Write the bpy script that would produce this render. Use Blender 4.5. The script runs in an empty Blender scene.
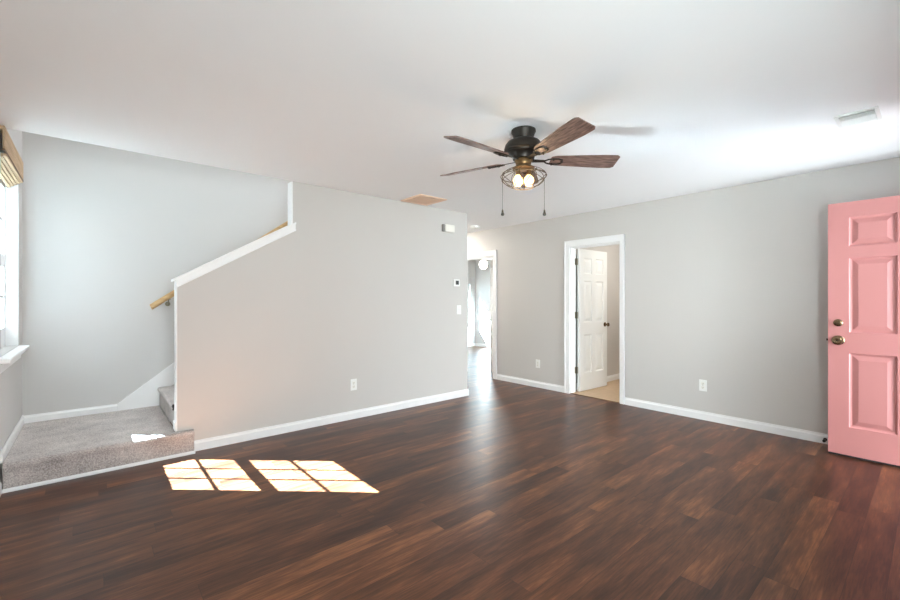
import bpy, bmesh, math, random
from mathutils import Vector, Matrix

random.seed(7)
SC = bpy.context.scene
COL = SC.collection
R = math.radians

# ------------------------------------------------------------------ camera
CAM_H = 1.28
cam_d = bpy.data.cameras.new('camera')
cam_d.sensor_width = 36.0
cam_d.lens = 417.0 / 900.0 * 36.0
cam_d.clip_start = 0.02
cam = bpy.data.objects.new('camera', cam_d)
COL.objects.link(cam)
cam.location = (0, 0, CAM_H)
cam.rotation_euler = (R(90), 0, -R(40.645))
SC.camera = cam

# ------------------------------------------------------------------ exposure
SC.view_settings.view_transform = 'Standard'
SC.view_settings.look = 'None'
SC.view_settings.exposure = 0.42
SC.view_settings.gamma = 1.0
SC.view_settings.use_curve_mapping = False
SC.cycles.blur_glossy = 0.0
SC.cycles.sample_clamp_indirect = 0.0
SC.cycles.max_bounces = 12
SC.cycles.diffuse_bounces = 8
SC.cycles.glossy_bounces = 6
SC.cycles.transparent_max_bounces = 16

# ------------------------------------------------------------------ sky, sun, daylight, added fill
world = bpy.data.worlds.new('sky')
SC.world = world
world.use_nodes = True
bg = world.node_tree.nodes['Background']
bg.inputs['Color'].default_value = (0.80, 0.90, 1.0, 1)
bg.inputs['Strength'].default_value = 3.0


def sun(direction, strength, color, angle):
    d = bpy.data.lights.new('sun', 'SUN')
    d.energy = strength
    d.color = color
    d.angle = R(angle)
    o = bpy.data.objects.new('sun', d)
    COL.objects.link(o)
    o.rotation_euler = Vector(direction).to_track_quat('-Z', 'Y').to_euler()
    o.location = (-6, 9, 8)


SUN_DIR = (1.0, -0.915, -1.10)
sun(SUN_DIR, 270.0, (0.75, 0.96, 1.13), 0.3)


def area(name, loc, direction, sx, sy, power, color=(0.93, 0.97, 1.0)):
    d = bpy.data.lights.new(name, 'AREA')
    d.shape = 'RECTANGLE'
    d.size = sx
    d.size_y = sy
    d.energy = power
    d.color = color
    o = bpy.data.objects.new(name, d)
    COL.objects.link(o)
    o.location = loc
    o.rotation_euler = Vector(direction).to_track_quat('-Z', 'Y').to_euler()
    return o


# daylight at the door and windows, plus added fill lamps
area('front_window_fill', (-0.45, -1.5, 1.70), (0.32, 1, 0.05), 2.0, 1.6, 435, (0.90, 0.96, 1.0))  # added fill, shines in through the made-up front window
area('daylight_front_door', (4.0, -1.9, 0.95), (0, 1, 0.0), 0.9, 1.6, 125, (0.84, 0.94, 1.0))
area('daylight_stair_window', (-2.0, 4.20, 1.70), (1, 0, 0.0), 2.4, 2.4, 28)
area('daylight_far_window', (7.2, 8.90, 1.5), (0, -1, 0), 1.6, 1.6, 16)
area('upper_floor_fill', (1.9, 4.70, 4.80), (0, 0.1, -1), 3.0, 0.8, 36)  # added fill for the stair wall, no source seen upstairs
area('hall_fill', (4.40, 5.6, 2.42), (0, -0.15, -1), 0.35, 0.35, 22, (1.0, 0.95, 0.88))  # added to brighten the hall and right wall, no fixture there
area('bathroom_fill', (6.1, 2.3, 2.40), (0, 0.2, -1), 0.5, 0.5, 15, (1.0, 0.97, 0.91))  # added fill for the bathroom, no lamp seen

# ------------------------------------------------------------------ materials


def nodes_of(name):
    m = bpy.data.materials.new(name)
    m.use_nodes = True
    nt = m.node_tree
    return m, nt, nt.nodes['Principled BSDF']


def paint(name, col, rough=0.6, bump=0.0, scale=180.0, var=0.03, metal=0.0, spec=0.5, mottling=3.0):
    """Plain coloured surface: slight mottling plus an optional fine bump."""
    m, nt, b = nodes_of(name)
    N, L = nt.nodes, nt.links
    tc = N.new('ShaderNodeTexCoord')
    nz = N.new('ShaderNodeTexNoise')
    nz.inputs['Scale'].default_value = mottling
    nz.inputs['Detail'].default_value = 3
    L.new(tc.outputs['Object'], nz.inputs['Vector'])
    mx = N.new('ShaderNodeMix')
    mx.data_type = 'RGBA'
    mx.inputs[6].default_value = tuple(c * (1 - var) for c in col) + (1,)
    mx.inputs[7].default_value = tuple(min(1, c * (1 + var)) for c in col) + (1,)
    L.new(nz.outputs['Fac'], mx.inputs[0])
    L.new(mx.outputs[2], b.inputs['Base Color'])
    b.inputs['Roughness'].default_value = rough
    b.inputs['Metallic'].default_value = metal
    b.inputs['Specular IOR Level'].default_value = spec
    if bump:
        n2 = N.new('ShaderNodeTexNoise')
        n2.inputs['Scale'].default_value = scale
        n2.inputs['Detail'].default_value = 2
        L.new(tc.outputs['Object'], n2.inputs['Vector'])
        bp = N.new('ShaderNodeBump')
        bp.inputs['Strength'].default_value = bump
        bp.inputs['Distance'].default_value = 0.002
        L.new(n2.outputs['Fac'], bp.inputs['Height'])
        L.new(bp.outputs['Normal'], b.inputs['Normal'])
    return m


def math_node(nt, op, a, b=None):
    n = nt.nodes.new('ShaderNodeMath')
    n.operation = op
    for i, v in enumerate((a, b)):
        if v is None:
            continue
        if isinstance(v, (int, float)):
            n.inputs[i].default_value = v
        else:
            nt.links.new(v, n.inputs[i])
    return n.outputs[0]


def plank_floor(name):
    m, nt, b = nodes_of(name)
    N, L = nt.nodes, nt.links
    tc = N.new('ShaderNodeTexCoord')
    sp = N.new('ShaderNodeSeparateXYZ')
    L.new(tc.outputs['Object'], sp.inputs[0])
    W, LEN = 0.1263, 1.22
    v = math_node(nt, 'DIVIDE', math_node(nt, 'ADD', sp.outputs['Y'], 2.0 - 0.0152 + 0.0208), W)
    row = math_node(nt, 'FLOOR', v)
    fv = math_node(nt, 'FRACT', v)
    wn = N.new('ShaderNodeTexWhiteNoise')
    wn.noise_dimensions = '1D'
    L.new(row, wn.inputs['W'])
    u = math_node(nt, 'ADD', math_node(nt, 'DIVIDE', sp.outputs['X'], LEN), math_node(nt, 'MULTIPLY', wn.outputs['Value'], 7.31))
    colm = math_node(nt, 'FLOOR', u)
    fu = math_node(nt, 'FRACT', u)
    cb = N.new('ShaderNodeCombineXYZ')
    L.new(row, cb.inputs[0])
    L.new(colm, cb.inputs[1])
    pid = N.new('ShaderNodeTexWhiteNoise')
    pid.noise_dimensions = '2D'
    L.new(cb.outputs[0], pid.inputs['Vector'])
    # grain coordinates: stretched along the plank, shifted per plank
    gx = math_node(nt, 'ADD', math_node(nt, 'MULTIPLY', sp.outputs['X'], 1.0), math_node(nt, 'MULTIPLY', pid.outputs['Value'], 37.0))
    gc = N.new('ShaderNodeCombineXYZ')
    L.new(gx, gc.inputs[0])
    L.new(math_node(nt, 'MULTIPLY', sp.outputs['Y'], 6.5), gc.inputs[1])
    L.new(math_node(nt, 'MULTIPLY', pid.outputs['Value'], 11.0), gc.inputs[2])
    big = N.new('ShaderNodeTexNoise')
    big.inputs['Scale'].default_value = 1.7
    big.inputs['Detail'].default_value = 5
    big.inputs['Roughness'].default_value = 0.62
    L.new(gc.outputs[0], big.inputs['Vector'])
    gc2 = N.new('ShaderNodeCombineXYZ')
    L.new(math_node(nt, 'MULTIPLY', gx, 4.0), gc2.inputs[0])
    L.new(math_node(nt, 'MULTIPLY', sp.outputs['Y'], 60.0), gc2.inputs[1])
    L.new(pid.outputs['Value'], gc2.inputs[2])
    fine = N.new('ShaderNodeTexNoise')
    fine.inputs['Scale'].default_value = 2.2
    fine.inputs['Detail'].default_value = 4
    L.new(gc2.outputs[0], fine.inputs['Vector'])
    fac = math_node(nt, 'ADD',
                    math_node(nt, 'ADD', math_node(nt, 'MULTIPLY', big.outputs['Fac'], 1.0),
                              math_node(nt, 'MULTIPLY', pid.outputs['Value'], 0.22)),
                    math_node(nt, 'MULTIPLY', fine.outputs['Fac'], 0.42))
    fac = math_node(nt, 'SUBTRACT', fac, 0.34)
    rp = N.new('ShaderNodeValToRGB')
    e = rp.color_ramp.elements
    e[0].position, e[0].color = 0.27, (0.030, 0.0088, 0.0038, 1)
    e[1].position, e[1].color = 0.76, (0.258, 0.100, 0.038, 1)
    for p, c in ((0.42, (0.064, 0.0215, 0.0095, 1)), (0.60, (0.130, 0.046, 0.0185, 1))):
        k = rp.color_ramp.elements.new(p)
        k.color = c
    L.new(fac, rp.inputs[0])
    # seams
    sy = math_node(nt, 'MINIMUM', fv, math_node(nt, 'SUBTRACT', 1.0, fv))
    sx = math_node(nt, 'MULTIPLY', math_node(nt, 'MINIMUM', fu, math_node(nt, 'SUBTRACT', 1.0, fu)), LEN / W)
    seam = math_node(nt, 'LESS_THAN', math_node(nt, 'MINIMUM', sy, sx), 0.010)
    mx = N.new('ShaderNodeMix')
    mx.data_type = 'RGBA'
    L.new(math_node(nt, 'MULTIPLY', seam, 0.6), mx.inputs[0])
    L.new(rp.outputs[0], mx.inputs[6])
    mx.inputs[7].default_value = (0.018, 0.009, 0.006, 1)
    L.new(mx.outputs[2], b.inputs['Base Color'])
    rr = math_node(nt, 'ADD', math_node(nt, 'MULTIPLY', fine.outputs['Fac'], 0.08), 0.30)
    L.new(rr, b.inputs['Roughness'])
    b.inputs['IOR'].default_value = 1.5
    b.inputs['Specular IOR Level'].default_value = 0.36
    hgt = math_node(nt, 'SUBTRACT', math_node(nt, 'MULTIPLY', fine.outputs['Fac'], 0.35), math_node(nt, 'MULTIPLY', seam, 0.9))
    bp = N.new('ShaderNodeBump')
    bp.inputs['Strength'].default_value = 0.045
    bp.inputs['Distance'].default_value = 0.002
    L.new(hgt, bp.inputs['Height'])
    L.new(bp.outputs['Normal'], b.inputs['Normal'])
    return m


def carpet(name, dark, light):
    m, nt, b = nodes_of(name)
    N, L = nt.nodes, nt.links
    tc = N.new('ShaderNodeTexCoord')
    n1 = N.new('ShaderNodeTexNoise')
    n1.inputs['Scale'].default_value = 120
    n1.inputs['Detail'].default_value = 4
    n2 = N.new('ShaderNodeTexNoise')
    n2.inputs['Scale'].default_value = 5
    n2.inputs['Detail'].default_value = 3
    for n in (n1, n2):
        L.new(tc.outputs['Object'], n.inputs['Vector'])
    f = math_node(nt, 'ADD', math_node(nt, 'MULTIPLY', n1.outputs['Fac'], 0.9), math_node(nt, 'MULTIPLY', n2.outputs['Fac'], 0.5))
    rp = N.new('ShaderNodeValToRGB')
    rp.color_ramp.elements[0].position = 0.45
    rp.color_ramp.elements[0].color = dark + (1,)
    rp.color_ramp.elements[1].position = 0.95
    rp.color_ramp.elements[1].color = light + (1,)
    L.new(f, rp.inputs[0])
    L.new(rp.outputs[0], b.inputs['Base Color'])
    b.inputs['Roughness'].default_value = 0.95
    b.inputs['Specular IOR Level'].default_value = 0.1
    b.inputs['Sheen Weight'].default_value = 0.3
    bp = N.new('ShaderNodeBump')
    bp.inputs['Strength'].default_value = 0.8
    bp.inputs['Distance'].default_value = 0.006
    L.new(n1.outputs['Fac'], bp.inputs['Height'])
    L.new(bp.outputs['Normal'], b.inputs['Normal'])
    return m


def wood(name, dark, light, rough=0.45, along=(1.0, 1.0, 14.0), scale=3.0):
    m, nt, b = nodes_of(name)
    N, L = nt.nodes, nt.links
    tc = N.new('ShaderNodeTexCoord')
    mp = N.new('ShaderNodeMapping')
    mp.inputs['Scale'].default_value = along
    L.new(tc.outputs['Object'], mp.inputs[0])
    n1 = N.new('ShaderNodeTexNoise')
    n1.inputs['Scale'].default_value = scale
    n1.inputs['Detail'].default_value = 6
    L.new(mp.outputs[0], n1.inputs['Vector'])
    rp = N.new('ShaderNodeValToRGB')
    rp.color_ramp.elements[0].position = 0.32
    rp.color_ramp.elements[0].color = dark + (1,)
    rp.color_ramp.elements[1].position = 0.70
    rp.color_ramp.elements[1].color = light + (1,)
    L.new(n1.outputs['Fac'], rp.inputs[0])
    L.new(rp.outputs[0], b.inputs['Base Color'])
    b.inputs['Roughness'].default_value = rough
    return m


def glass(name):
    m = bpy.data.materials.new(name)
    m.use_nodes = True
    nt = m.node_tree
    nt.nodes.clear()
    out = nt.nodes.new('ShaderNodeOutputMaterial')
    tr = nt.nodes.new('ShaderNodeBsdfTransparent')
    tr.inputs[0].default_value = (0.97, 0.99, 0.98, 1)
    gl = nt.nodes.new('ShaderNodeBsdfGlossy')
    gl.inputs['Roughness'].default_value = 0.02
    mix = nt.nodes.new('ShaderNodeMixShader')
    mix.inputs[0].default_value = 0.05
    nt.links.new(tr.outputs[0], mix.inputs[1])
    nt.links.new(gl.outputs[0], mix.inputs[2])
    nt.links.new(mix.outputs[0], out.inputs[0])
    return m


def glow(name, col, strength):
    m, nt, b = nodes_of(name)
    b.inputs['Base Color'].default_value = col + (1,)
    b.inputs['Emission Color'].default_value = col + (1,)
    b.inputs['Emission Strength'].default_value = strength
    return m


M = dict(
    wall=paint('wall_paint', (0.592, 0.568, 0.538), 0.65, 0.08, 220, 0.012),
    ceiling=paint('ceiling_paint', (0.93, 0.93, 0.93), 0.85, 0.12, 120, 0.01),
    trim=paint('white_trim_paint', (0.87, 0.87, 0.86), 0.35, var=0.01),
    stairwall=paint('stair_wall_paint', (0.605, 0.590, 0.572), 0.65, 0.08, 220, 0.012),
    white_door=paint('white_door_paint', (0.86, 0.86, 0.84), 0.4, var=0.01),
    pink=paint('pink_door_paint', (0.545, 0.225, 0.212), 0.38, 0.05, 90, 0.02),
    floor=plank_floor('dark_plank_floor'),
    carpet=carpet('beige_carpet', (0.24, 0.21, 0.20), (0.70, 0.63, 0.59)),
    tanfloor=paint('tan_vinyl_floor', (0.55, 0.40, 0.26), 0.5, 0.1, 60, 0.12, mottling=14),
    bronze=paint('dark_bronze', (0.030, 0.024, 0.019), 0.42, var=0.15, metal=0.6),
    fitter=paint('amber_bronze', (0.16, 0.09, 0.035), 0.38, var=0.1, metal=0.7),
    wire=paint('cage_wire_bronze', (0.10, 0.070, 0.042), 0.42, var=0.1, metal=0.6),
    blade=wood('barnwood_blade', (0.065, 0.034, 0.027), (0.29, 0.175, 0.140), 0.5, (3.0, 22.0, 8.0), 5.0),
    brass=paint('antique_brass', (0.26, 0.18, 0.105), 0.26, var=0.35, metal=1.0, mottling=40),
    nickel=paint('satin_hinge_metal', (0.30, 0.27, 0.20), 0.4, var=0.1, metal=0.9),
    plastic=paint('white_plastic', (0.86, 0.86, 0.83), 0.4, var=0.01),
    cream=paint('ivory_plastic', (0.84, 0.82, 0.75), 0.45, var=0.01),
    slot=paint('outlet_dark_slot', (0.30, 0.29, 0.27), 0.6, var=0.05),
    screen=paint('grey_screen', (0.06, 0.065, 0.065), 0.25, var=0.05),
    black=paint('black_rubber', (0.02, 0.02, 0.02), 0.6, var=0.1),
    tanvent=paint('tan_grille', (0.88, 0.66, 0.50), 0.5, var=0.06),
    ventwhite=paint('white_vent_metal', (0.84, 0.84, 0.81), 0.45, var=0.02),
    ventdark=paint('grey_duct', (0.34, 0.34, 0.34), 0.7, var=0.1),
    railwood=wood('oak_handrail', (0.42, 0.25, 0.10), (0.62, 0.42, 0.20), 0.35, (2.0, 10.0, 10.0), 4.0),
    bamboo=wood('woven_bamboo', (0.42, 0.27, 0.14), (0.78, 0.60, 0.40), 0.6, (60.0, 1.2, 90.0), 2.0),
    bamboo_edge=wood('dark_bamboo', (0.10, 0.05, 0.02), (0.22, 0.12, 0.06), 0.6, (30.0, 2.0, 40.0), 2.0),
    vinyl=paint('white_window_vinyl', (0.86, 0.87, 0.88), 0.35, var=0.01),
    glass=glass('window_glass'),
    clear=glass('bulb_glass'),
    bulb=glow('warm_bulb', (1.0, 0.66, 0.27), 2.6),
    globe=glow('white_globe', (1.0, 0.95, 0.85), 5.0),
    ground=paint('pale_ground', (0.030, 0.032, 0.028), 0.9, var=0.1, mottling=0.7),
    outerwall=paint('outer_wall', (0.6, 0.58, 0.55), 0.8, var=0.02),
)

# ------------------------------------------------------------------ mesh helpers


def wloc(o):
    v = Vector((0, 0, 0))
    while o is not None:
        v += o.location
        o = o.parent
    return v


class MB:
    def __init__(self):
        self.b = bmesh.new()

    def box(self, x0, y0, z0, x1, y1, z1, mat=None):
        c = [(x, y, z) for x in (x0, x1) for y in (y0, y1) for z in (z0, z1)]
        if mat is not None:
            c = [mat @ Vector(p) for p in c]
        v = [self.b.verts.new(p) for p in c]
        for f in ((0, 1, 3, 2), (4, 6, 7, 5), (0, 4, 5, 1), (2, 3, 7, 6), (0, 2, 6, 4), (1, 5, 7, 3)):
            self.b.faces.new([v[i] for i in f])
        return self

    def prism(self, pts, off):
        off = Vector(off)
        a = [self.b.verts.new(p) for p in pts]
        c = [self.b.verts.new(Vector(p) + off) for p in pts]
        n = len(pts)
        self.b.faces.new(a)
        self.b.faces.new(c[::-1])
        for i in range(n):
            self.b.faces.new([a[i], c[i], c[(i + 1) % n], a[(i + 1) % n]])
        return self

    def lathe(self, prof, c=(0, 0, 0), axis='Z', seg=32, mat=None):
        rings = []
        for r, h in prof:
            ring = []
            for i in range(seg):
                a = 2 * math.pi * i / seg
                p = (r * math.cos(a), r * math.sin(a), h)
                if axis == 'X':
                    p = (p[2], p[0], p[1])
                elif axis == 'Y':
                    p = (p[1], p[2], p[0])
                p = Vector(p) + Vector(c)
                if mat is not None:
                    p = mat @ p
                ring.append(self.b.verts.new(p))
            rings.append(ring)
        for a, d in zip(rings, rings[1:]):
            for i in range(seg):
                self.b.faces.new([a[i], a[(i + 1) % seg], d[(i + 1) % seg], d[i]])
        self.b.faces.new(rings[0][::-1])
        self.b.faces.new(rings[-1])
        return self

    def tube(self, pts, r, seg=8, closed=False):
        pts = [Vector(p) for p in pts]
        n = len(pts)
        rings = []
        prev = None
        for i, p in enumerate(pts):
            if closed:
                t = pts[(i + 1) % n] - pts[i - 1]
            else:
                t = pts[min(i + 1, n - 1)] - pts[max(i - 1, 0)]
            t.normalize()
            if prev is None:
                up = Vector((0, 0, 1)) if abs(t.z) < 0.9 else Vector((1, 0, 0))
                u = t.cross(up).normalized()
            else:
                u = (prev - t * prev.dot(t)).normalized()
            prev = u
            w = t.cross(u)
            rings.append([self.b.verts.new(p + r * (math.cos(2 * math.pi * k / seg) * u + math.sin(2 * math.pi * k / seg) * w)) for k in range(seg)])
        m = n if closed else n - 1
        for i in range(m):
            a, d = rings[i], rings[(i + 1) % n]
            sh = 0
            if closed and i == n - 1:
                sh = min(range(seg), key=lambda s: sum((a[k].co - d[(k + s) % seg].co).length for k in range(seg)))
            for k in range(seg):
                self.b.faces.new([a[k], a[(k + 1) % seg], d[(k + 1 + sh) % seg], d[(k + sh) % seg]])
        if not closed:
            self.b.faces.new(rings[0][::-1])
            self.b.faces.new(rings[-1])
        return self

    def xf(self, mat):
        bmesh.ops.transform(self.b, matrix=mat, verts=self.b.verts)
        return self

    def build(self, name, mat, parent=None, bevel=0.0, smooth=False, seg=2, angle=40):
        bmesh.ops.recalc_face_normals(self.b, faces=self.b.faces)
        if parent is not None:
            bmesh.ops.translate(self.b, vec=-wloc(parent), verts=self.b.verts)
        me = bpy.data.meshes.new(name)
        self.b.to_mesh(me)
        self.b.free()
        if smooth:
            for p in me.polygons:
                p.use_smooth = True
            me.set_sharp_from_angle(angle=R(angle))
        me.materials.append(mat)
        o = bpy.data.objects.new(name, me)
        COL.objects.link(o)
        o.parent = parent
        if bevel:
            md = o.modifiers.new('bevel', 'BEVEL')
            md.width = bevel
            md.segments = seg
            md.limit_method = 'ANGLE'
            md.angle_limit = R(35)
        return o


def box(name, mat, parent, x0, y0, z0, x1, y1, z1, bevel=0.0):
    return MB().box(x0, y0, z0, x1, y1, z1).build(name, mat, parent, bevel)


def struct(o, label=None, cat=None):
    o['kind'] = 'structure'
    if label:
        o['label'] = label
    if cat:
        o['category'] = cat
    return o


def thing(name, loc, label, cat, group=None):
    o = bpy.data.objects.new(name, None)
    o.empty_display_size = 0.1
    COL.objects.link(o)
    o.location = loc
    return tag(o, label, cat, group)


def tag(o, label, cat, group=None):
    o['label'] = label
    o['category'] = cat
    if group:
        o['group'] = group
    return o


def sroot(name, loc):
    o = bpy.data.objects.new(name, None)
    o.empty_display_size = 0.1
    COL.objects.link(o)
    o.location = loc
    return struct(o)


# ------------------------------------------------------------------ dimensions
XL, XR = -0.467, 4.963          # left wall, right wall (room faces)
YP, YPB = 4.091, 4.206          # stair partition front / back
YB = 5.250                      # wall behind the stairs
YF = -0.370                     # front wall (entrance side)
XC = 3.820                      # outer corner of the partition
CH = 2.44
WT = 0.115
XR2 = XR + WT
FX, FY = 8.10, 8.35             # far room
BY0, BY1 = 2.540, 3.262         # bathroom opening
DY0, DY1 = 4.690, 5.450         # far room opening
OPH = 2.005                     # door opening height

# ------------------------------------------------------------------ floors, ceiling
struct(box('floor', M['floor'], None, -0.62, -0.52, -0.12, 8.3, 8.5, 0.0))
struct(box('floor_bathroom', M['tanfloor'], None, XR + 0.02, BY0 + 0.002, 0.0005, XR2 + 0.001, BY1 - 0.002, 0.007))
struct(box('floor_bathroom', M['tanfloor'], None, XR2 + 0.002, 1.40, 0.0005, 7.0, 3.335, 0.007))
c = MB()
c.box(-0.62, -0.52, CH, 8.3, YP, CH + 0.28)
c.box(-0.62, YB + 0.1, CH, 8.3, 8.5, CH + 0.28)
c.box(XC - 0.02, YP, CH, 8.3, YB + 0.1, CH + 0.28)
c.box(-0.62, YP, CH, XL - 0.001, YB + 0.1, CH + 0.28)
struct(c.build('ceiling', M['ceiling'], None))
struct(box('ceiling_upper', M['ceiling'], None, -0.62, YP - 0.12, 4.90, XC + 0.1, YB + 0.12, 5.0))
struct(box('ground', M['ground'], None, -30, -30, -0.40, 38, 38, -0.30))

# ------------------------------------------------------------------ walls
W1Y0, W1Y1, W1Z0, W1Z1 = 4.100, 4.990, 0.900, 2.320   # stair window opening
w = MB()
XO = XL - 0.087
w.box(XO, YF - 0.15, 0, XL, W1Y0, 2.72)
w.box(XO, W1Y1, 0, XL, YB + 0.12, 2.72)
w.box(XO, W1Y0, 0, XL, W1Y1, W1Z0)
w.box(XO, W1Y0, W1Z1, XL, W1Y1, 2.72)
w.box(XO, YP - 0.12, 2.72, XL, YB + 0.12, 4.9)
struct(w.build('wall_left', M['stairwall'], None))

struct(box('wall_stair', M['stairwall'], None, XL, YB, 0, XC - WT, YB + 0.115, 4.90))
w = MB()
w.box(XL, YP - 0.115, CH + 0.281, XC, YP, 4.90)
w.box(XC, YP - 0.115, CH + 0.281, XC + 0.1, YB + 0.115, 4.90)
struct(w.build('wall_upper', M['stairwall'], None))

# partition beside the stairs: low sloped part, then full height
CAPL, CAPR = (0.5365, 1.447), (1.49, 2.006)
pts = [(0.5365, YP, 0), (XC, YP, 0), (XC, YP, CH), (1.49, YP, CH), (1.49, YP, CAPR[1]), (0.5365, YP, CAPL[1])]
w = MB().prism(pts, (0, YPB - YP, 0))
struct(w.build('wall_partition', M['wall'], None))
struct(box('wall_hall', M['wall'], None, XC - WT, YPB, 0, XC, 6.6, CH))
struct(box('wall_hall_end', M['wall'], None, XC - WT, 6.6, 0, XR, 6.7, CH))

w = MB()
w.box(XR, YF - 0.15, 0, XR2, BY0, CH)
w.box(XR, BY1, 0, XR2, DY0, CH)
w.box(XR, DY1, 0, XR2, 8.47, CH)
w.box(XR, BY0, OPH, XR2, BY1, CH)
w.box(XR, DY0, OPH, XR2, DY1, CH)
struct(w.build('wall_right', M['wall'], None))

# front wall with the entrance and an added fill window (beside and behind the camera)
EX0, EX1 = 3.735, 4.655
w = MB()
WX0, WX1, WZ0, WZ1 = -0.25, 2.35, 0.95, 2.10
w.box(XL, YF - 0.15, 0, WX0, YF, CH)
w.box(WX1, YF - 0.15, 0, EX0, YF, CH)
w.box(EX1 + 0.03, YF - 0.15, 0, XR, YF, CH)
w.box(WX0, YF - 0.15, 0, WX1, YF, WZ0)
w.box(WX0, YF - 0.15, WZ1, WX1, YF, CH)
w.box(EX0, YF - 0.15, 2.09, EX1 + 0.03, YF, CH)
struct(w.build('wall_front', M['wall'], None))

struct(box('wall_bathroom', M['wall'], None, XR2, 3.335, 0, 7.0, 3.45, CH))
struct(box('wall_bathroom_end', M['wall'], None, 7.0, 1.3, 0, 7.1, 3.45, CH))
struct(box('wall_bathroom_side', M['wall'], None, XR2, 1.3, 0, 7.0, 1.40, CH))
# far room
FW = (7.25, 7.90, 0.55, 1.72)
w = MB()
w.box(XR2, FY, 0, FW[0], FY + 0.12, CH)
w.box(FW[1], FY, 0, FX, FY + 0.12, CH)
w.box(FW[0], FY, 0, FW[1], FY + 0.12, FW[2])
w.box(FW[0], FY, FW[3], FW[1], FY + 0.12, CH)
struct(w.build('wall_far_back', M['stairwall'], None))
struct(box('wall_far_side', M['stairwall'], None, FX, 3.45, 0, FX + 0.12, FY + 0.12, CH))
struct(box('wall_far_near', M['stairwall'], None, 7.0, 3.45, 0, FX, 3.55, CH))

# ------------------------------------------------------------------ windows


def window(name, axis, plane, a0, a1, z0, z1, cols, rows, depth=0.006, pad=0.0):
    """Double-hung window in the wall plane; axis 'x' = wall of constant x."""
    ctr = (plane, (a0 + a1) / 2, z0) if axis == 'x' else ((a0 + a1) / 2, plane, z0)
    root = sroot(name, ctr)

    def bx(mb, u0, v0, w0, u1, v1, w1):      # u along the wall, v through it, w up
        if axis == 'x':
            mb.box(v0, u0, w0, v1, u1, w1)
        else:
            mb.box(u0, v0, w0, u1, v1, w1)
    p0, p1 = plane - depth / 2, plane + depth / 2
    f = MB()
    t = 0.022
    bx(f, a0, p0, z0, a0 + pad + t, p1, z1)
    a0 += pad
    bx(f, a1 - t, p0, z0, a1, p1, z1)
    bx(f, a0 + t, p0, z0, a1 - t, p1, z0 + t)
    bx(f, a0 + t, p0, z1 - t, a1 - t, p1, z1)
    f.build('frame', M['vinyl'], root)
    zm = z0 + (z1 - z0) * 0.4912
    for nm, za, zb, off in (('lower_sash', z0 + t, zm - 0.0003, 0.0), ('upper_sash', zm + 0.0003, z1 - t, 0.0)):
        s = MB()
        q0, q1 = plane + off - 0.003, plane + off + 0.003
        b0, b1, st = a0 + t, a1 - t, 0.022
        lo, hi = (0.135, 0.048) if nm == 'lower_sash' else (0.048, 0.101)
        bx(s, b0, q0, za, b0 + st, q1, zb)
        bx(s, b1 - st, q0, za, b1, q1, zb)
        bx(s, b0 + st, q0, za, b1 - st, q1, za + lo)
        bx(s, b0 + st, q0, zb - hi, b1 - st, q1, zb)
        gw = 0.026
        for i in range(1, cols):
            u = b0 + st + (b1 - b0 - 2 * st) * i / cols
            bx(s, u - gw / 2, q0 + 0.001, za + lo, u + gw / 2, q1 - 0.001, zb - hi)
        for j in range(1, rows):
            z = za + lo + (zb - za - lo - hi) * j / rows
            bx(s, b0 + st, q0 + 0.001, z - gw / 2, b1 - st, q1 - 0.001, z + gw / 2)
        so = s.build(nm, M['vinyl'], root)
        g = MB()
        bx(g, b0 + st, plane + off - 0.001, za + lo, b1 - st, plane + off + 0.001, zb - hi)
        g.build('pane', M['glass'], so)
    return root


win = window('window_1', 'x', XL - 0.080, W1Y0, W1Y1, W1Z0, W1Z1, 3, 2, pad=0.094)
s = MB()
s.box(XL - 0.055, W1Y0, W1Z0 - 0.03, XL - 0.0005, W1Y1, W1Z0 - 0.001)
s.box(XL + 0.0005, 3.90, W1Z0 - 0.03, XL + 0.067, 5.010, W1Z0 - 0.001)
s.build('sill', M['trim'], win, 0.006)
MB().box(XL + 0.0005, 3.93, W1Z0 - 0.10, XL + 0.018, 4.96, W1Z0 - 0.031).build('apron', M['trim'], win, 0.004)
window('added_window', 'y', YF - 0.08, WX0, WX1, WZ0, WZ1, 4, 2)  # unseen window, added and sized to let fill light in
window('window_3', 'y', FY + 0.07, FW[0], FW[1], FW[2], FW[3], 1, 1)

# ------------------------------------------------------------------ baseboards and trim


def base(name, x0, y0, x1, y1, nx, ny, z0=0.0, h=0.088, t=0.014):
    """Baseboard between two points of a wall; (nx, ny) points into the room."""
    prof = [(0.0005, 0), (t, 0), (t, h * 0.72), (t * 0.55, h * 0.86), (t * 0.45, h), (0.0005, h)]
    pts = [(x0 + nx * a, y0 + ny * a, z0 + b) for a, b in prof]
    o = MB().prism(pts, (x1 - x0, y1 - y0, 0)).build(name, M['trim'], None)
    return struct(o)


base('baseboard_partition', 0.655, YP, XC + 0.014, YP, 0, -1)
base('baseboard_hall', XC, YP, XC, 6.6, 1, 0)
base('baseboard_right', XR, YF, XR, BY0 - 0.062, -1, 0)
base('baseboard_right', XR, BY1 + 0.082, XR, DY0 - 0.080, -1, 0)
base('baseboard_right', XR, DY1 + 0.08, XR, 6.6, -1, 0)
base('baseboard_left', XL, YF, XL, 4.03, 1, 0)
base('baseboard_landing', XL, 4.06, XL, YB, 1, 0, 0.190, 0.075)
base('baseboard_stair', XL, YB, 0.19, YB, 0, -1, 0.190, 0.068)
base('baseboard_bathroom', XR2, 3.335, 7.0, 3.335, 0, -1, 0.007)
base('baseboard_far', XR2, FY, FX, FY, 0, -1)
base('baseboard_far', FX, 3.55, FX, FY, -1, 0)
base('baseboard_front', XL, YF, EX0 - 0.07, YF, 0, 1)


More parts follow.
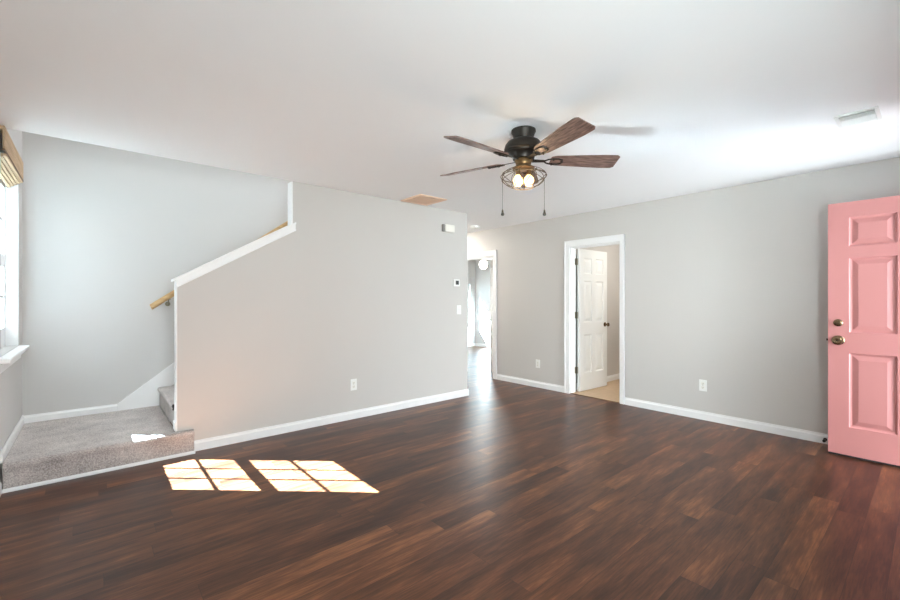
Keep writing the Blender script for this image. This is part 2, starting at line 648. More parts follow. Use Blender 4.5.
def casing(name, y0, y1, top, wl, wr, side=-1, x=XR):
    """Door casing around an opening in the right-hand wall (wl at y1, wr at y0)."""
    t = 0.018
    a, b = (x - t, x - 0.0005) if side < 0 else (x + 0.0005, x + t)
    m = MB()
    m.box(a, y0 - wr, 0, b, y0 + 0.004, top)
    m.box(a, y1 - 0.004, 0, b, y1 + wl, top)
    m.box(a, y0 - wr, top, b, y1 + wl, top + 0.085)
    # raised outer bead
    o2 = side * 0.006
    m.box(min(a, a + o2), y0 - wr, 0, max(b - 0.001, b - 0.001), y0 - wr + 0.018, top + 0.085)
    m.box(min(a, a + o2), y1 + wl - 0.018, 0, b - 0.001, y1 + wl, top + 0.085)
    m.box(min(a, a + o2), y0 - wr, top + 0.067, b - 0.001, y1 + wl, top + 0.085)
    struct(m.build(name, M['trim'], None, 0.003))


def jamb(name, y0, y1, top):
    m = MB()
    x0, x1 = XR + 0.001, XR2 + 0.006
    m.box(x0, y0 + 0.0005, 0.008, x1, y0 + 0.016, top - 0.0005)
    m.box(x0, y1 - 0.016, 0.008, x1, y1 - 0.0005, top - 0.0005)
    m.box(x0, y0 + 0.016, top - 0.016, x1, y1 - 0.016, top - 0.0005)
    # stops
    s0, s1 = XR + 0.045, XR + 0.072
    m.box(s0, y0 + 0.016, 0.008, s1, y0 + 0.026, top - 0.016)
    m.box(s0, y1 - 0.026, 0.008, s1, y1 - 0.016, top - 0.016)
    m.box(s0, y0 + 0.026, top - 0.026, s1, y1 - 0.026, top - 0.016)
    struct(m.build(name, M['trim'], None, 0.0015))


casing('trim_1', BY0, BY1, OPH, 0.078, 0.056)
jamb('trim_2', BY0, BY1, OPH)
casing('trim_3', DY0, DY1, OPH, 0.078, 0.078)
jamb('trim_4', DY0, DY1, OPH)
struct(box('trim_5', M['bamboo_edge'], None, XR - 0.004, BY0 + 0.017, 0.0005, XR + 0.019, BY1 - 0.017, 0.006))

# sloped cap on the partition
sl = (CAPR[1] - CAPL[1]) / (CAPR[0] - CAPL[0])


def zc(x):
    return CAPL[1] + (x - CAPL[0]) * sl


m = MB()
xa, xb = 0.509, 1.4895
m.prism([(xa, YP - 0.030, zc(xa) + 0.001), (xb, YP - 0.030, zc(xb) + 0.001), (xb, YP - 0.030, zc(xb) + 0.023), (xa, YP - 0.030, zc(xa) + 0.023)], (0, 0.175, 0))
m.prism([(1.4905, YP - 0.030, zc(1.49)), (1.512, YP - 0.030, zc(1.512)), (1.512, YP - 0.030, zc(1.512) + 0.022), (1.4905, YP - 0.030, zc(1.49) + 0.023)], (0, 0.0295, 0))
for d0, d1, th in ((-0.050, 0.0005, 0.007), (-0.062, -0.049, 0.020)):
    a0, a1 = 0.527, 1.515
    m.prism([(a0, YP - th, zc(a0) + d0), (a1, YP - th, zc(a1) + d0), (a1, YP - th, zc(a1) + d1), (a0, YP - th, zc(a0) + d1)], (0, th - 0.0006, 0))
struct(m.build('trim_6', M['trim'], None, 0.003))
# end boards of the partition
m = MB()
m.box(1.478, YP + 0.0005, zc(1.478) + 0.024, 1.4895, YPB - 0.0005, CH - 0.0005)
struct(m.build('trim_7', M['trim'], None, 0.002))
m = MB()
m.box(0.5285, YP + 0.0005, 0.192, 0.536, YPB - 0.0005, zc(0.5285) - 0.004)
m.box(0.519, YP + 0.0005, 0.192, 0.5284, YPB - 0.0005, 0.262)
struct(m.build('trim_8', M['trim'], None, 0.002))
# skirt board along the stairs
m = MB()
pts = [(0.191, YB - 0.014, 0.190), (0.53, YB - 0.014, 0.190), (0.53, YB - 0.014, 0.3), (3.6, YB - 0.014, 2.55), (3.6, YB - 0.014, 2.915), (0.191, YB - 0.014, 0.258)]
m.prism(pts, (0, 0.0135, 0))
p2 = [(0.191, YB - 0.021, 0.244), (3.6, YB - 0.021, 2.901), (3.6, YB - 0.021, 2.917), (0.191, YB - 0.021, 0.260)]
m.prism(p2, (0, 0.0065, 0))
struct(m.build('trim_9', M['trim'], None))
# shoe moulding in front of the carpeted step
struct(MB().prism([(XL + 0.015, 4.020, 0), (XL + 0.015, 4.031, 0), (XL + 0.015, 4.031, 0.024), (XL + 0.015, 4.026, 0.024), (XL + 0.015, 4.020, 0.014)], (0.654 - XL - 0.015, 0, 0)).build('trim_10', M['trim'], None))

# ------------------------------------------------------------------ staircase


def fuzz(name, parent, prof, x0, x1, step=0.012, amp=0.0035):
    """Carpet swept along x; prof is the (y, z) outline of the surface, bottom to back."""
    P = []
    for (y0, z0), (y1, z1) in zip(prof, prof[1:]):
        n = max(1, int(math.hypot(y1 - y0, z1 - z0) / step))
        for i in range(n):
            P.append((y0 + (y1 - y0) * i / n, z0 + (z1 - z0) * i / n))
    P.append(prof[-1])
    nx = max(2, int((x1 - x0) / step))
    mb = MB()
    g = []
    for i in range(nx + 1):
        x = x0 + (x1 - x0) * i / nx
        col = []
        for j, (y, z) in enumerate(P):
            e = 0 < i < nx and 0 < j < len(P) - 1
            k = amp if e else 0
            col.append(mb.b.verts.new((x + random.uniform(-k, k), y + random.uniform(-k, k), z + random.uniform(-k, k))))
        g.append(col)
    for i in range(nx):
        for j in range(len(P) - 1):
            mb.b.faces.new([g[i][j], g[i + 1][j], g[i + 1][j + 1], g[i][j + 1]])
    yb, zb = P[-1]
    lo = [(v.co.x, v.co.y) for v in (g[0][0], g[-1][0])]
    # ends and underside
    c0 = mb.b.verts.new((x0, yb, P[0][1]))
    c1 = mb.b.verts.new((x1, yb, P[0][1]))
    mb.b.faces.new([v for v in g[0]][::-1] + [c0][::-1])
    mb.b.faces.new([v for v in g[-1]] + [c1])
    mb.b.faces.new([r[0] for r in g] + [c1, c0])
    mb.b.faces.new([r[-1] for r in g][::-1] + [c0, c1])
    return mb.build(name, M['carpet'], parent, smooth=True, angle=80)


stairs = thing('staircase', (0.1, 4.6, 0), 'carpeted staircase with a low beige landing behind the sloped grey partition', 'staircase')
nose = [(4.046, 0.001), (4.044, 0.130), (4.034, 0.150), (4.031, 0.170), (4.040, 0.186), (4.058, 0.190)]
fuzz('landing', stairs, nose + [(YB - 0.016, 0.190)], XL + 0.0155, 0.5178)
fuzz('landing_nosing', stairs, nose + [(YP - 0.002, 0.190)], 0.5180, 0.650)
RUN, RISE = 0.257, 0.190
x = 0.53
for k in range(12):
    z1 = 0.19 + RISE * (k + 1)
    xe = x + RUN * (12 - k)
    y0, y1 = YPB + 0.001, YB - 0.0215
    pts = [(x, y0, 0.191 + RISE * k), (x, y0, z1 - 0.045), (x - 0.016, y0, z1 - 0.034), (x - 0.020, y0, z1 - 0.018), (x - 0.012, y0, z1 - 0.004), (x, y0, z1),
           (xe, y0, z1), (xe, y0, 0.191 + RISE * k)]
    if k == 0:
        MB().prism(pts, (0, y1 - y0, 0)).box(0.5180, 4.2075, 0.001, 0.5295, y1, 0.189).build('step', M['carpet'], stairs, 0.006)
    else:
        if k == 1:
            fl = MB()
        fl.prism(pts, (0, y1 - y0, 0))
    x += RUN
fl.build('upper_flight', M['carpet'], stairs, 0.006)

# small dark latch on the stair side of the partition end
t = thing('gate_latch', (0.508, 4.2075, 0.37), 'small dark latch fixed low on the partition end beside the first carpeted step', 'latch')
MB().box(0.5155, 4.2070, 0.345, 0.5360, 4.214, 0.395).build('plate', M['bronze'], t, 0.002)
MB().lathe([(0.008, 0), (0.009, 0.014), (0.013, 0.018), (0.013, 0.028), (0.006, 0.031)], (0.526, 4.214, 0.37), 'Y', 14).build('catch', M['bronze'], t, smooth=True)

# ------------------------------------------------------------------ handrail
hr = thing('handrail', (1.4, YB - 0.06, 1.9), 'oak handrail on metal brackets rising along the wall behind the stairs', 'handrail')
hs = 0.739


def zr(x):
    return 1.211 + (x - 0.459) * hs


x0, x1 = 0.452, 3.3
prof = []
for i in range(16):
    a = 2 * math.pi * i / 16
    ca, sa = math.cos(a), math.sin(a)
    prof.append((YB - 0.062 + 0.021 * math.copysign(abs(ca) ** 0.7, ca), 0.027 * math.copysign(abs(sa) ** 0.7, sa)))
MB().prism([(x0 - b * 0.4, a, zr(x0) + b) for a, b in prof], (x1 - x0, 0, (x1 - x0) * hs)).build('rail', M['railwood'], hr, smooth=True)
for bxp in (0.602, 1.70, 2.90):
    z = zr(bxp) - 0.028
    b = MB()
    b.tube([(bxp, YB - 0.062, z + 0.006), (bxp, YB - 0.062, z - 0.022), (bxp, YB - 0.055, z - 0.040), (bxp, YB - 0.035, z - 0.048), (bxp, YB - 0.004, z - 0.050)], 0.007, 8)
    b.lathe([(0.024, -0.0005), (0.024, -0.004), (0.018, -0.008)], (bxp, YB, z - 0.050), 'Y', 16)
    b.box(bxp - 0.02, YB - 0.078, z - 0.004, bxp + 0.02, YB - 0.046, z + 0.002)
    b.build('bracket', M['nickel'], hr, smooth=True)

# ------------------------------------------------------------------ bamboo shade over the stair window
sh = thing('roman_shade', (XL + 0.02, 4.58, 2.3), 'raised woven bamboo roman shade over the window by the stair landing', 'window shade')
sy0, sy1 = 4.020, 5.005
XS = XL + 0.018
v = MB()
v.box(XS, sy0, 2.285, XS + 0.006, sy1, 2.436)
for i in range(15):
    z = 2.289 + i * 0.0102
    v.tube([(XS + 0.007, sy0, z), (XS + 0.007, sy1, z)], 0.0044, 6)
v.build('valance', M['bamboo'], sh)
MB().box(XL + 0.002, sy0 + 0.004, 2.410, XS - 0.0005, sy1 - 0.004, 2.434).build('headrail', M['bamboo'], sh)
MB().box(XS - 0.001, sy0, 2.273, XS + 0.011, sy1, 2.2845).build('edge_binding', M['bamboo_edge'], sh)
for i in range(5):
    f = MB()
    z0 = 2.266 - i * 0.0125
    xf_ = XS + 0.004 - 0.017 * i
    pr = [(XL - 0.062, z0 - 0.0058)]
    for k in range(9):
        a = math.pi * k / 8 - math.pi / 2
        pr.append((xf_ + 0.0058 * math.cos(a), z0 + 0.0058 * math.sin(a)))
    pr.append((XL - 0.062, z0 + 0.0058))
    f.prism([(a, W1Y0 + 0.004, b) for a, b in pr], (0, W1Y1 - W1Y0 - 0.008, 0))
    f.build('fold', M['bamboo'], sh)

# ------------------------------------------------------------------ doors


def leaf(mb, wd, ht, th, panels):
    """Panelled leaf: local x from the hinge, y through it, z up."""
    xs = sorted({0, wd} | {p[0] for p in panels} | {p[2] for p in panels})
    zs = sorted({0, ht} | {p[1] for p in panels} | {p[3] for p in panels})
    for yy, sgn in ((0, 1), (th, -1)):
        for i in range(len(xs) - 1):
            for j in range(len(zs) - 1):
                a, b_, c_, d = xs[i], zs[j], xs[i + 1], zs[j + 1]
                hit = any(p[0] <= a and c_ <= p[2] and p[1] <= b_ and d <= p[3] for p in panels)
                if not hit:
                    mb.b.faces.new([mb.b.verts.new((q, yy, r)) for q, r in ((a, b_), (c_, b_), (c_, d), (a, d))])
        for p in panels:
            loops = []
            for ins, dep in ((0, 0), (0.004, 0.009), (0.014, 0.013), (0.020, 0.013), (0.054, 0.003), (0.060, 0.003)):
                y = yy + sgn * dep
                loops.append([mb.b.verts.new((q, y, r)) for q, r in ((p[0] + ins, p[1] + ins), (p[2] - ins, p[1] + ins), (p[2] - ins, p[3] - ins), (p[0] + ins, p[3] - ins))])
            for l0, l1 in zip(loops, loops[1:]):
                for k in range(4):
                    mb.b.faces.new([l0[k], l0[(k + 1) % 4], l1[(k + 1) % 4], l1[k]])
            mb.b.faces.new(loops[-1])
    for q in ((0, 0), (wd, 0)):
        mb.b.faces.new([mb.b.verts.new(s) for s in ((q[0], 0, 0), (q[0], th, 0), (q[0], th, ht), (q[0], 0, ht))])
    for z in (0, ht):
        mb.b.faces.new([mb.b.verts.new(s) for s in ((0, 0, z), (wd, 0, z), (wd, th, z), (0, th, z))])
    bmesh.ops.remove_doubles(mb.b, verts=mb.b.verts, dist=0.0004)
    return mb


def six(wd, zz):
    st = wd * 0.14
    ct = wd * 0.137
    pw = (wd - 2 * st - ct) / 2
    r = []
    for a, b in zz:
        r.append((st, a, st + pw, b))
        r.append((wd - st - pw, a, wd - st, b))
    return r


def knob(mb, mat, side, KS=1.0):
    """Round knob on a rose; local y is the axis, side = -1 or +1."""
    prof = [(0.0325, 0.0005), (0.0325, 0.004), (0.028, 0.009), (0.014, 0.012), (0.012, 0.030), (0.018, 0.036), (0.0265, 0.045), (0.0285, 0.054), (0.0265, 0.062), (0.018, 0.066), (0.009, 0.0645), (0.004, 0.063)]
    mb.lathe([(r * KS, side * h) for r, h in prof], (0, 0, 0), 'Y', 28, mat)


# pink front door, standing open beside the right-hand wall
d1 = sroot('door_1', (4.652, -0.33, 0))
struct(d1, 'pink six-panel front door standing open in front of the right wall', 'door')
LW, LH, LT = 0.915, 2.055, 0.044
zz = [(0.229, 0.829), (0.998, 1.600), (1.696, 1.930)]
# local x runs along +Y world from the hinge, local y along +X (room face at local y = 0)
MT = Matrix.Translation((4.652, -0.33, 0.020)) @ Matrix(((0, 1, 0, 0), (1, 0, 0, 0), (0, 0, 1, 0), (0, 0, 0, 1)))
leaf(MB(), LW, LH, LT, six(LW, zz)).xf(MT).build('leaf', M['pink'], d1, 0.0015)
kx = LW - 0.063
k = MB()
knob(k, MT @ Matrix.Translation((kx, 0, 0.930)), -1, 1.22)
o = k.build('knob', M['brass'], d1, smooth=True)
o['label'] = 'antique brass knob with a keyhole button'
MB().lathe([(0.006, -0.0625), (0.006, -0.068), (0.004, -0.069)], (0, 0, 0), 'Y', 12, MT @ Matrix.Translation((kx, 0, 0.930))).build('keyhole', M['bronze'], o, smooth=True)
k = MB()
knob(k, MT @ Matrix.Translation((kx, LT, 0.930)), 1)
k.build('outer_knob', M['brass'], d1, smooth=True)
k = MB()
k.lathe([(0.030, -0.0005), (0.030, -0.006), (0.024, -0.013), (0.015, -0.015)], (0, 0, 0), 'Y', 24, MT @ Matrix.Translation((kx, 0, 1.073)))
dl = k.build('deadbolt', M['brass'], d1, smooth=True)
MB().box(-0.019, -0.034, -0.008, 0.019, -0.0155, 0.008, MT @ Matrix.Translation((kx, 0, 1.073)) @ Matrix.Rotation(R(-12), 4, 'Y')).build('thumb_turn', M['brass'], dl, 0.003)
for zl, w_ in ((0.930, 0.012), (1.073, 0.002)):
    MB().box(LW, 0.012, zl - 0.028, LW + 0.0015, 0.032, zl + 0.028, MT).build('latch_plate', M['brass'], d1)
    MB().box(LW + 0.0015, 0.015, zl - 0.009, LW + w_, 0.029, zl + 0.009, MT).build('latch_bolt', M['bronze'], d1)
MB().box(0.002, 0.004, -0.012, LW - 0.002, LT - 0.004, -0.0005, MT).build('door_sweep', M['black'], d1)
for zh in (0.20, 1.02, 1.82):
    MB().lathe([(0.007, zh - 0.05), (0.007, zh + 0.05)], (-0.006, 0.002, 0), 'Z', 12, MT).build('hinge', M['brass'], d1, smooth=True)
# frame of the entrance
m = MB()
m.box(EX0 - 0.06, YF + 0.0005, 0, EX0 + 0.01, YF + 0.018, 2.15)
m.box(EX0 - 0.06, YF + 0.0005, 2.08, 4.62, YF + 0.018, 2.15)
struct(m.build('trim_11', M['trim'], None, 0.003))

# white bathroom door, opened into the bathroom
bw, bh, bt = 0.690, 1.972, 0.035
hinge = Vector((XR2 + 0.016, BY1 - 0.024, 0.016))
d2 = sroot('door_2', hinge)
struct(d2, 'white six-panel interior door opened into the bathroom with tan floor', 'door')
MT = Matrix.Translation(hinge) @ Matrix.Rotation(R(-2.0), 4, 'Z') @ Matrix.Translation((0.010, -bt - 0.004, 0))
leaf(MB(), bw, bh, bt, six(bw, [(0.24, 0.78), (0.95, 1.53), (1.63, 1.85)])).xf(MT).build('leaf', M['white_door'], d2, 0.001)
k = MB()
knob(k, MT @ Matrix.Translation((bw - 0.06, 0, 0.905)), -1)
k.build('knob', M['brass'], d2, smooth=True)
k = MB()
knob(k, MT @ Matrix.Translation((bw - 0.06, bt, 0.905)), 1)
k.build('knob', M['brass'], d2, smooth=True)
for zh in (0.31, 1.07, 1.81):
    h = MB()
    h.lathe([(0.0075, zh - 0.045), (0.0075, zh + 0.045)], (hinge.x, hinge.y - 0.010, 0), 'Z', 12)
    h.box(hinge.x - 0.040, BY1 - 0.0175, zh - 0.044, hinge.x + 0.002, BY1 - 0.0158, zh + 0.044)
    h.build('hinge', M['nickel'], d2)

# white door to the far room, seen nearly edge on
hinge = Vector((XR2 + 0.012, DY0 + 0.022, 0.012))
d3 = sroot('door_3', hinge)
struct(d3, 'white interior door opened edge-on into the bright room past the hallway', 'door')
MT = Matrix.Translation(hinge) @ Matrix.Rotation(R(51.0), 4, 'Z') @ Matrix.Translation((0.003, 0.002, 0))
leaf(MB(), 0.72, 1.965, 0.035, six(0.72, [(0.24, 0.78), (0.95, 1.53), (1.63, 1.85)])).xf(MT).build('leaf', M['white_door'], d3, 0.001)
for yy, sd in ((0, -1), (0.035, 1)):
    k = MB()
    knob(k, MT @ Matrix.Translation((0.66, yy, 0.915)), sd)
    k.build('knob', M['nickel'], d3, smooth=True)
for zh in (0.22, 1.0, 1.70):
    h = MB()
    h.lathe([(0.0075, zh - 0.045), (0.0075, zh + 0.045)], (hinge.x, hinge.y, 0), 'Z', 12)
    h.box(hinge.x - 0.040, DY0 + 0.0158, zh - 0.044, hinge.x + 0.002, DY0 + 0.0175, zh + 0.044)
    h.build('hinge', M['nickel'], d3)

# ------------------------------------------------------------------ ceiling fan
FCX, FCY = 2.237, 1.835
fan = thing('ceiling_fan', (FCX, FCY, CH), 'dark bronze ceiling fan with five barnwood blades and a caged bulb light', 'ceiling fan')
C0 = (FCX, FCY, 0)
MB().lathe([(0.060, 2.4395), (0.082, 2.4385), (0.083, 2.424), (0.076, 2.414), (0.072, 2.398), (0.064, 2.386), (0.060, 2.372)], C0, 'Z', 40).build('canopy', M['bronze'], fan, smooth=True)
MB().lathe([(0.060, 2.3715), (0.085, 2.368), (0.110, 2.355), (0.124, 2.336), (0.131, 2.312), (0.131, 2.300), (0.124, 2.292), (0.112, 2.288), (0.110, 2.282), (0.090, 2.276), (0.076, 2.262), (0.072, 2.2405), (0.060, 2.238)], C0, 'Z', 48).build('motor_housing', M['bronze'], fan, smooth=True)

ZB = 2.236


def blade_parts(root):
    """One blade pointing along +X of the fan, with its bracket."""
    pit = Matrix.Rotation(R(-15.5), 4, 'X')
    base_m = Matrix.Translation((FCX, FCY, ZB)) @ pit
    out = []
    n = 26
    for i in range(n + 1):
        t_ = i / n
        r = 0.185 + 0.466 * t_
        hw = 0.050 + 0.022 * min(1, t_ / 0.75)
        if t_ > 0.93:
            q = (t_ - 0.93) / 0.07
            hw -= 0.014 * q * q * q
        if t_ < 0.06:
            hw -= 0.012 * (1 - t_ / 0.06)
        out.append((r, hw))
    pts = [(r, -h, -0.0035) for r, h in out] + [(r + 0.006 * 0, h, -0.0035) for r, h in reversed(out)]
    b = MB().prism(pts, (0, 0, 0.007)).xf(base_m).build('blade', M['blade'], root, 0.0012)
    a = MB()
    z1 = -0.0075
    # flat arm widening to a two-pronged plate with an open slot
    a.prism([(0.060, -0.016, z1), (0.150, -0.012, z1), (0.150, 0.012, z1), (0.060, 0.016, z1)], (0, 0, 0.0038))
    a.tube([(0.148, -0.008, z1), (0.165, -0.022, z1), (0.195, -0.030, z1), (0.235, -0.030, z1), (0.262, -0.020, z1), (0.270, 0, z1),
            (0.262, 0.020, z1), (0.235, 0.030, z1), (0.195, 0.030, z1), (0.165, 0.022, z1), (0.148, 0.008, z1)], 0.0055, 8)
    for sx, sy in ((0.20, -0.028), (0.20, 0.028), (0.262, 0)):
        a.lathe([(0.008, z1 - 0.0075), (0.008, z1 + 0.003)], (sx, sy, 0), 'Z', 10)
    a.xf(base_m).build('blade_bracket', M['bronze'], b, smooth=True)
    return b


proto = blade_parts(fan)
for k in range(5):
    ang = R(34.5 + 72 * k)
    if k == 0:
        ob = proto
    else:
        ob = proto.copy()
        COL.objects.link(ob)
        for ch in list(proto.children):
            c2 = ch.copy()
            COL.objects.link(c2)
            c2.parent = ob
    ob.rotation_euler = (0, 0, ang)

MB().lathe([(0.060, 2.2375), (0.062, 2.228), (0.052, 2.214), (0.050, 2.200), (0.060, 2.190), (0.072, 2.184), (0.073, 2.176), (0.062, 2.174), (0.030, 2.1735)], C0, 'Z', 36).build('light_fitter', M['fitter'], fan, smooth=True)
# wire cage: bowl of rings and crossing wires
cp = [(0.072, 2.180), (0.096, 2.170), (0.128, 2.155), (0.150, 2.136), (0.1555, 2.122), (0.150, 2.106), (0.130, 2.084), (0.102, 2.064), (0.070, 2.052)]


def cpt(t_, ang):
    f = t_ * (len(cp) - 1)
    i = min(int(f), len(cp) - 2)
    r = cp[i][0] + (cp[i + 1][0] - cp[i][0]) * (f - i)
    z = cp[i][1] + (cp[i + 1][1] - cp[i][1]) * (f - i)
    return (FCX + r * math.cos(ang), FCY + r * math.sin(ang), z)


cg = MB()
for t_ in (0.0, 0.48, 1.0):
    cg.tube([cpt(t_, 2 * math.pi * i / 48) for i in range(48)], 0.0028 if t_ else 0.0035, 6, True)
nw = 8
for i in range(nw):
    for s in (-1, 1):
        a0 = 2 * math.pi * i / nw
        cg.tube([cpt(k / 16, a0 + s * R(45) * k / 16) for k in range(17)], 0.0021, 6)
cg.build('wire_cage', M['wire'], fan, smooth=True)
# two bulbs side by side under the fitter
lat = Vector((math.cos(R(-40.6)), math.sin(R(-40.6)), 0))
for s in (-1, 1):
    bc = Vector((FCX, FCY, 2.115)) + lat * (0.037 * s)
    sk = MB().lathe([(0.015, 0.060), (0.015, 0.022), (0.013, 0.020)], bc, 'Z', 16).build('bulb_socket', M['fitter'], fan, smooth=True)
    prof = [(0.004, -0.057), (0.018, -0.053), (0.030, -0.040), (0.0345, -0.020), (0.031, -0.002), (0.019, 0.013), (0.013, 0.0195)]
    MB().lathe(prof, bc, 'Z', 24).build('bulb', M['bulb'], sk, smooth=True)
    ld = bpy.data.lights.new('bulb_light', 'POINT')
    ld.energy = 2.2
    ld.color = (1.0, 0.76, 0.46)
    ld.shadow_soft_size = 0.035
    lo = bpy.data.objects.new('bulb_light', ld)
    COL.objects.link(lo)
    lo.location = bc + Vector((0, 0, -0.075))
for s in (-1, 1):
    pc = Vector((FCX, FCY, 0)) + lat * (0.143 * s)
    ch = MB()
    ch.tube([(pc.x, pc.y, 2.104), (pc.x, pc.y, 1.895)], 0.0014, 6)
    pch = ch.build('pull_chain', M['bronze'], fan)
    MB().lathe([(0.002, 1.900), (0.005, 1.894), (0.007, 1.880), (0.011, 1.868), (0.011, 1.860), (0.006, 1.856)], pc, 'Z', 14).build('fob', M['black'], pch, smooth=True)

# fan in the far room
GX, GY = 6.60, 6.55
f2 = thing('ceiling_fan', (GX, GY, CH), 'white ceiling fan with lit globe in the bright room beyond the hallway', 'ceiling fan')
G0 = (GX, GY, 0)
MB().lathe([(0.05, 2.4395), (0.07, 2.438), (0.07, 2.41), (0.03, 2.38), (0.015, 2.375), (0.015, 2.30)], G0, 'Z', 24).build('canopy', M['plastic'], f2, smooth=True)
MB().lathe([(0.03, 2.2995), (0.11, 2.285), (0.12, 2.25), (0.10, 2.215), (0.05, 2.205), (0.05, 2.15)], G0, 'Z', 32).build('motor_housing', M['plastic'], f2, smooth=True)
bm_ = MB()
bm_.prism([(0.09, -0.05, 0), (0.20, -0.06, 0), (0.56, -0.065, 0), (0.58, 0, 0), (0.56, 0.065, 0), (0.20, 0.06, 0), (0.09, 0.05, 0)], (0, 0, 0.008))
p2 = bm_.xf(Matrix.Translation((GX, GY, 2.232)) @ Matrix.Rotation(R(-12), 4, 'X')).build('blade', M['plastic'], f2)
for k in range(5):
    ob = p2 if k == 0 else p2.copy()
    if k:
        COL.objects.link(ob)
    ob.rotation_euler = (0, 0, R(20 + 72 * k))
MB().lathe([(0.045, 2.1495), (0.075, 2.13), (0.095, 2.08), (0.085, 2.02), (0.05, 1.98), (0.01, 1.968)], G0, 'Z', 28).build('globe', M['globe'], f2, smooth=True)
ld = bpy.data.lights.new('globe_light', 'POINT')
ld.energy = 25
ld.shadow_soft_size = 0.08
ld.color = (1.0, 0.95, 0.88)
lo = bpy.data.objects.new('globe_light', ld)
COL.objects.link(lo)
lo.location = (GX, GY, 1.86)

# ------------------------------------------------------------------ ceiling vents, detector
v1 = thing('return_vent', (2.92, 3.86, CH), 'square tan return air grille in the ceiling close to the partition wall', 'vent')
x0, x1, y0, y1 = 2.72, 3.10, 3.66, 4.05
f = MB()
f.box(x0, y0, CH - 0.012, x1, y0 + 0.026, CH - 0.0005)
f.box(x0, y1 - 0.026, CH - 0.012, x1, y1, CH - 0.0005)
f.box(x0, y0 + 0.026, CH - 0.012, x0 + 0.026, y1 - 0.026, CH - 0.0005)
f.box(x1 - 0.026, y0 + 0.026, CH - 0.012, x1, y1 - 0.026, CH - 0.0005)
f.build('frame', M['tanvent'], v1, 0.003)
f = MB()
n = 24
for i in range(n):
    y = y0 + 0.026 + (y1 - y0 - 0.052) * (i + 0.5) / n
    f.box(-(x1 - x0) / 2 + 0.027, -0.0085, -0.0008, (x1 - x0) / 2 - 0.027, 0.0085, 0.0008, Matrix.Translation(((x0 + x1) / 2, y, CH - 0.0075)) @ Matrix.Rotation(R(25), 4, 'X'))
f.build('louvers', M['tanvent'], v1)

v2 = thing('supply_vent', (3.685, 0.325, CH), 'small white supply register in the ceiling above the pink front door', 'vent')
x0, x1, y0, y1 = 3.555, 3.815, 0.222, 0.422
f = MB()
t_ = 0.020
f.box(x0, y0, CH - 0.010, x1, y0 + t_, CH - 0.0005)
f.box(x0, y1 - t_, CH - 0.010, x1, y1, CH - 0.0005)
f.box(x0, y0 + t_, CH - 0.010, x0 + 0.026, y1 - t_, CH - 0.0005)
f.box(x1 - 0.040, y0 + t_, CH - 0.010, x1, y1 - t_, CH - 0.0005)
f.build('frame', M['ventwhite'], v2, 0.003)
MB().box(x0 + 0.027, y0 + t_ + 0.001, CH - 0.003, x1 - 0.041, y1 - t_ - 0.001, CH - 0.0008).build('duct_opening', M['ventdark'], v2)
for i in range(9):
    x = x0 + 0.038 + i * 0.0195
    tilt = 52 if x < 3.655 else -48
    MB().box(-0.0009, -(y1 - y0) / 2 + t_ + 0.001, -0.010, 0.0009, (y1 - y0) / 2 - t_ - 0.001, 0.010,
             Matrix.Translation((x, (y0 + y1) / 2, CH - 0.011)) @ Matrix.Rotation(R(tilt), 4, 'Y')).build('slat', M['ventwhite'], v2)

sd = thing('smoke_detector', (4.55, 4.70, CH), 'round white smoke detector on the hallway ceiling near the far doorway', 'smoke detector')
MB().lathe([(0.062, CH - 0.0005), (0.066, CH - 0.010), (0.064, CH - 0.028), (0.048, CH - 0.040), (0.020, CH - 0.043)], (4.55, 4.70, 0), 'Z', 28).build('body', M['plastic'], sd, smooth=True)
MB().lathe([(0.010, CH - 0.0432), (0.010, CH - 0.046), (0.006, CH - 0.047)], (4.55, 4.70, 0), 'Z', 12).build('button', M['slot'], sd, smooth=True)

# ------------------------------------------------------------------ things on the partition wall
t = thing('door_chime', (3.46, YP, 2.195), 'ivory door chime box high on the partition wall near the hallway corner', 'door chime')
MB().box(3.400, YP - 0.050, 2.148, 3.556, YP - 0.0005, 2.245).build('cover', M['cream'], t, 0.012, seg=3)
g = MB()
g.box(3.372, YP - 0.034, 2.152, 3.3995, YP - 0.0005, 2.241)
for i in range(7):
    g.box(3.374, YP - 0.037, 2.158 + i * 0.012, 3.398, YP - 0.034, 2.163 + i * 0.012)
g.build('speaker_grille', M['slot'], t)

t = thing('thermostat', (3.615, YP, 1.505), 'white thermostat with a dark square screen on the partition wall', 'thermostat')
MB().box(3.563, YP - 0.022, 1.458, 3.668, YP - 0.0005, 1.552).build('housing', M['plastic'], t, 0.006)
MB().box(3.592, YP - 0.0245, 1.480, 3.645, YP - 0.0222, 1.532).build('screen', M['screen'], t, 0.001)

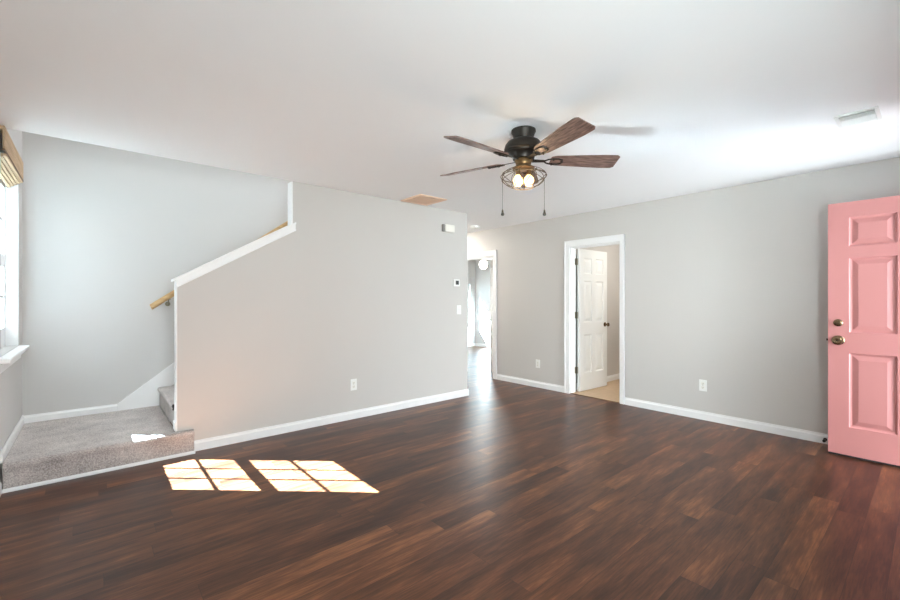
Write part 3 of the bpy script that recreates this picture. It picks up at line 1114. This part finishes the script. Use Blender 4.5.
t = thing('light_switch', (3.655, YP, 1.15), 'white light switch plate with two toggles below the thermostat', 'light switch')
MB().box(3.630, YP - 0.006, 1.092, 3.702, YP - 0.0005, 1.212).build('plate', M['plastic'], t, 0.002)
for xx in (3.653, 3.681):
    MB().box(-0.006, -0.009, -0.012, 0.006, 0.0, 0.012, Matrix.Translation((xx, YP - 0.0062, 1.152)) @ Matrix.Rotation(R(-14), 4, 'X')).build('toggle', M['plastic'], t, 0.001)


def outlet(pos, nrm, label):
    """Duplex outlet; nrm is the wall's inward normal (unit, axis aligned)."""
    t = thing('wall_outlet', pos, label, 'outlet', 'duplex outlets low on the walls')
    nx, ny = nrm
    ux, uy = -ny, nx
    m = Matrix(((ux, nx, 0, pos[0]), (uy, ny, 0, pos[1]), (0, 0, 1, pos[2]), (0, 0, 0, 1)))
    MB().box(-0.037, 0.0005, -0.060, 0.037, 0.0065, 0.060, m).build('plate', M['plastic'], t, 0.002)
    for zc_ in (-0.0205, 0.0205):
        s = MB().box(-0.0165, 0.0066, zc_ - 0.0150, 0.0165, 0.0085, zc_ + 0.0150, m).build('receptacle', M['cream'], t, 0.003)
        e = MB()
        for sx in (-0.0065, 0.0065):
            e.box(sx - 0.0014, 0.0087, zc_ - 0.003, sx + 0.0014, 0.0091, zc_ + 0.008, m)
        e.box(-0.003, 0.0087, zc_ - 0.011, 0.003, 0.0091, zc_ - 0.006, m)
        e.build('slots', M['slot'], s)
    MB().lathe([(0.003, 0.0066), (0.003, 0.0076)], (0, 0, 0), 'Y', 10, m).build('screw', M['nickel'], t)
    return t


outlet((2.140, YP, 0.367), (0, -1), 'white duplex outlet on the stair partition wall left of the fan')
outlet((XR, 3.800, 0.345), (-1, 0), 'white duplex outlet between the two interior doorways')
outlet((XR, 1.622, 0.366), (-1, 0), 'white duplex outlet between the bathroom doorway and the pink door')

# door stop on the baseboard beside the pink door
t = thing('door_stop', (XR - 0.014, 0.640, 0.045), 'small black door stop on the baseboard beside the open pink door', 'door stop')
MB().lathe([(0.014, XR - 0.0145), (0.014, XR - 0.020), (0.005, XR - 0.022), (0.005, XR - 0.068)], (0, 0.640, 0.040), 'X', 14).build('post', M['bronze'], t, smooth=True)
MB().lathe([(0.011, XR - 0.0682), (0.012, XR - 0.075), (0.011, XR - 0.084)], (0, 0.640, 0.040), 'X', 14).build('rubber_tip', M['black'], t, smooth=True)
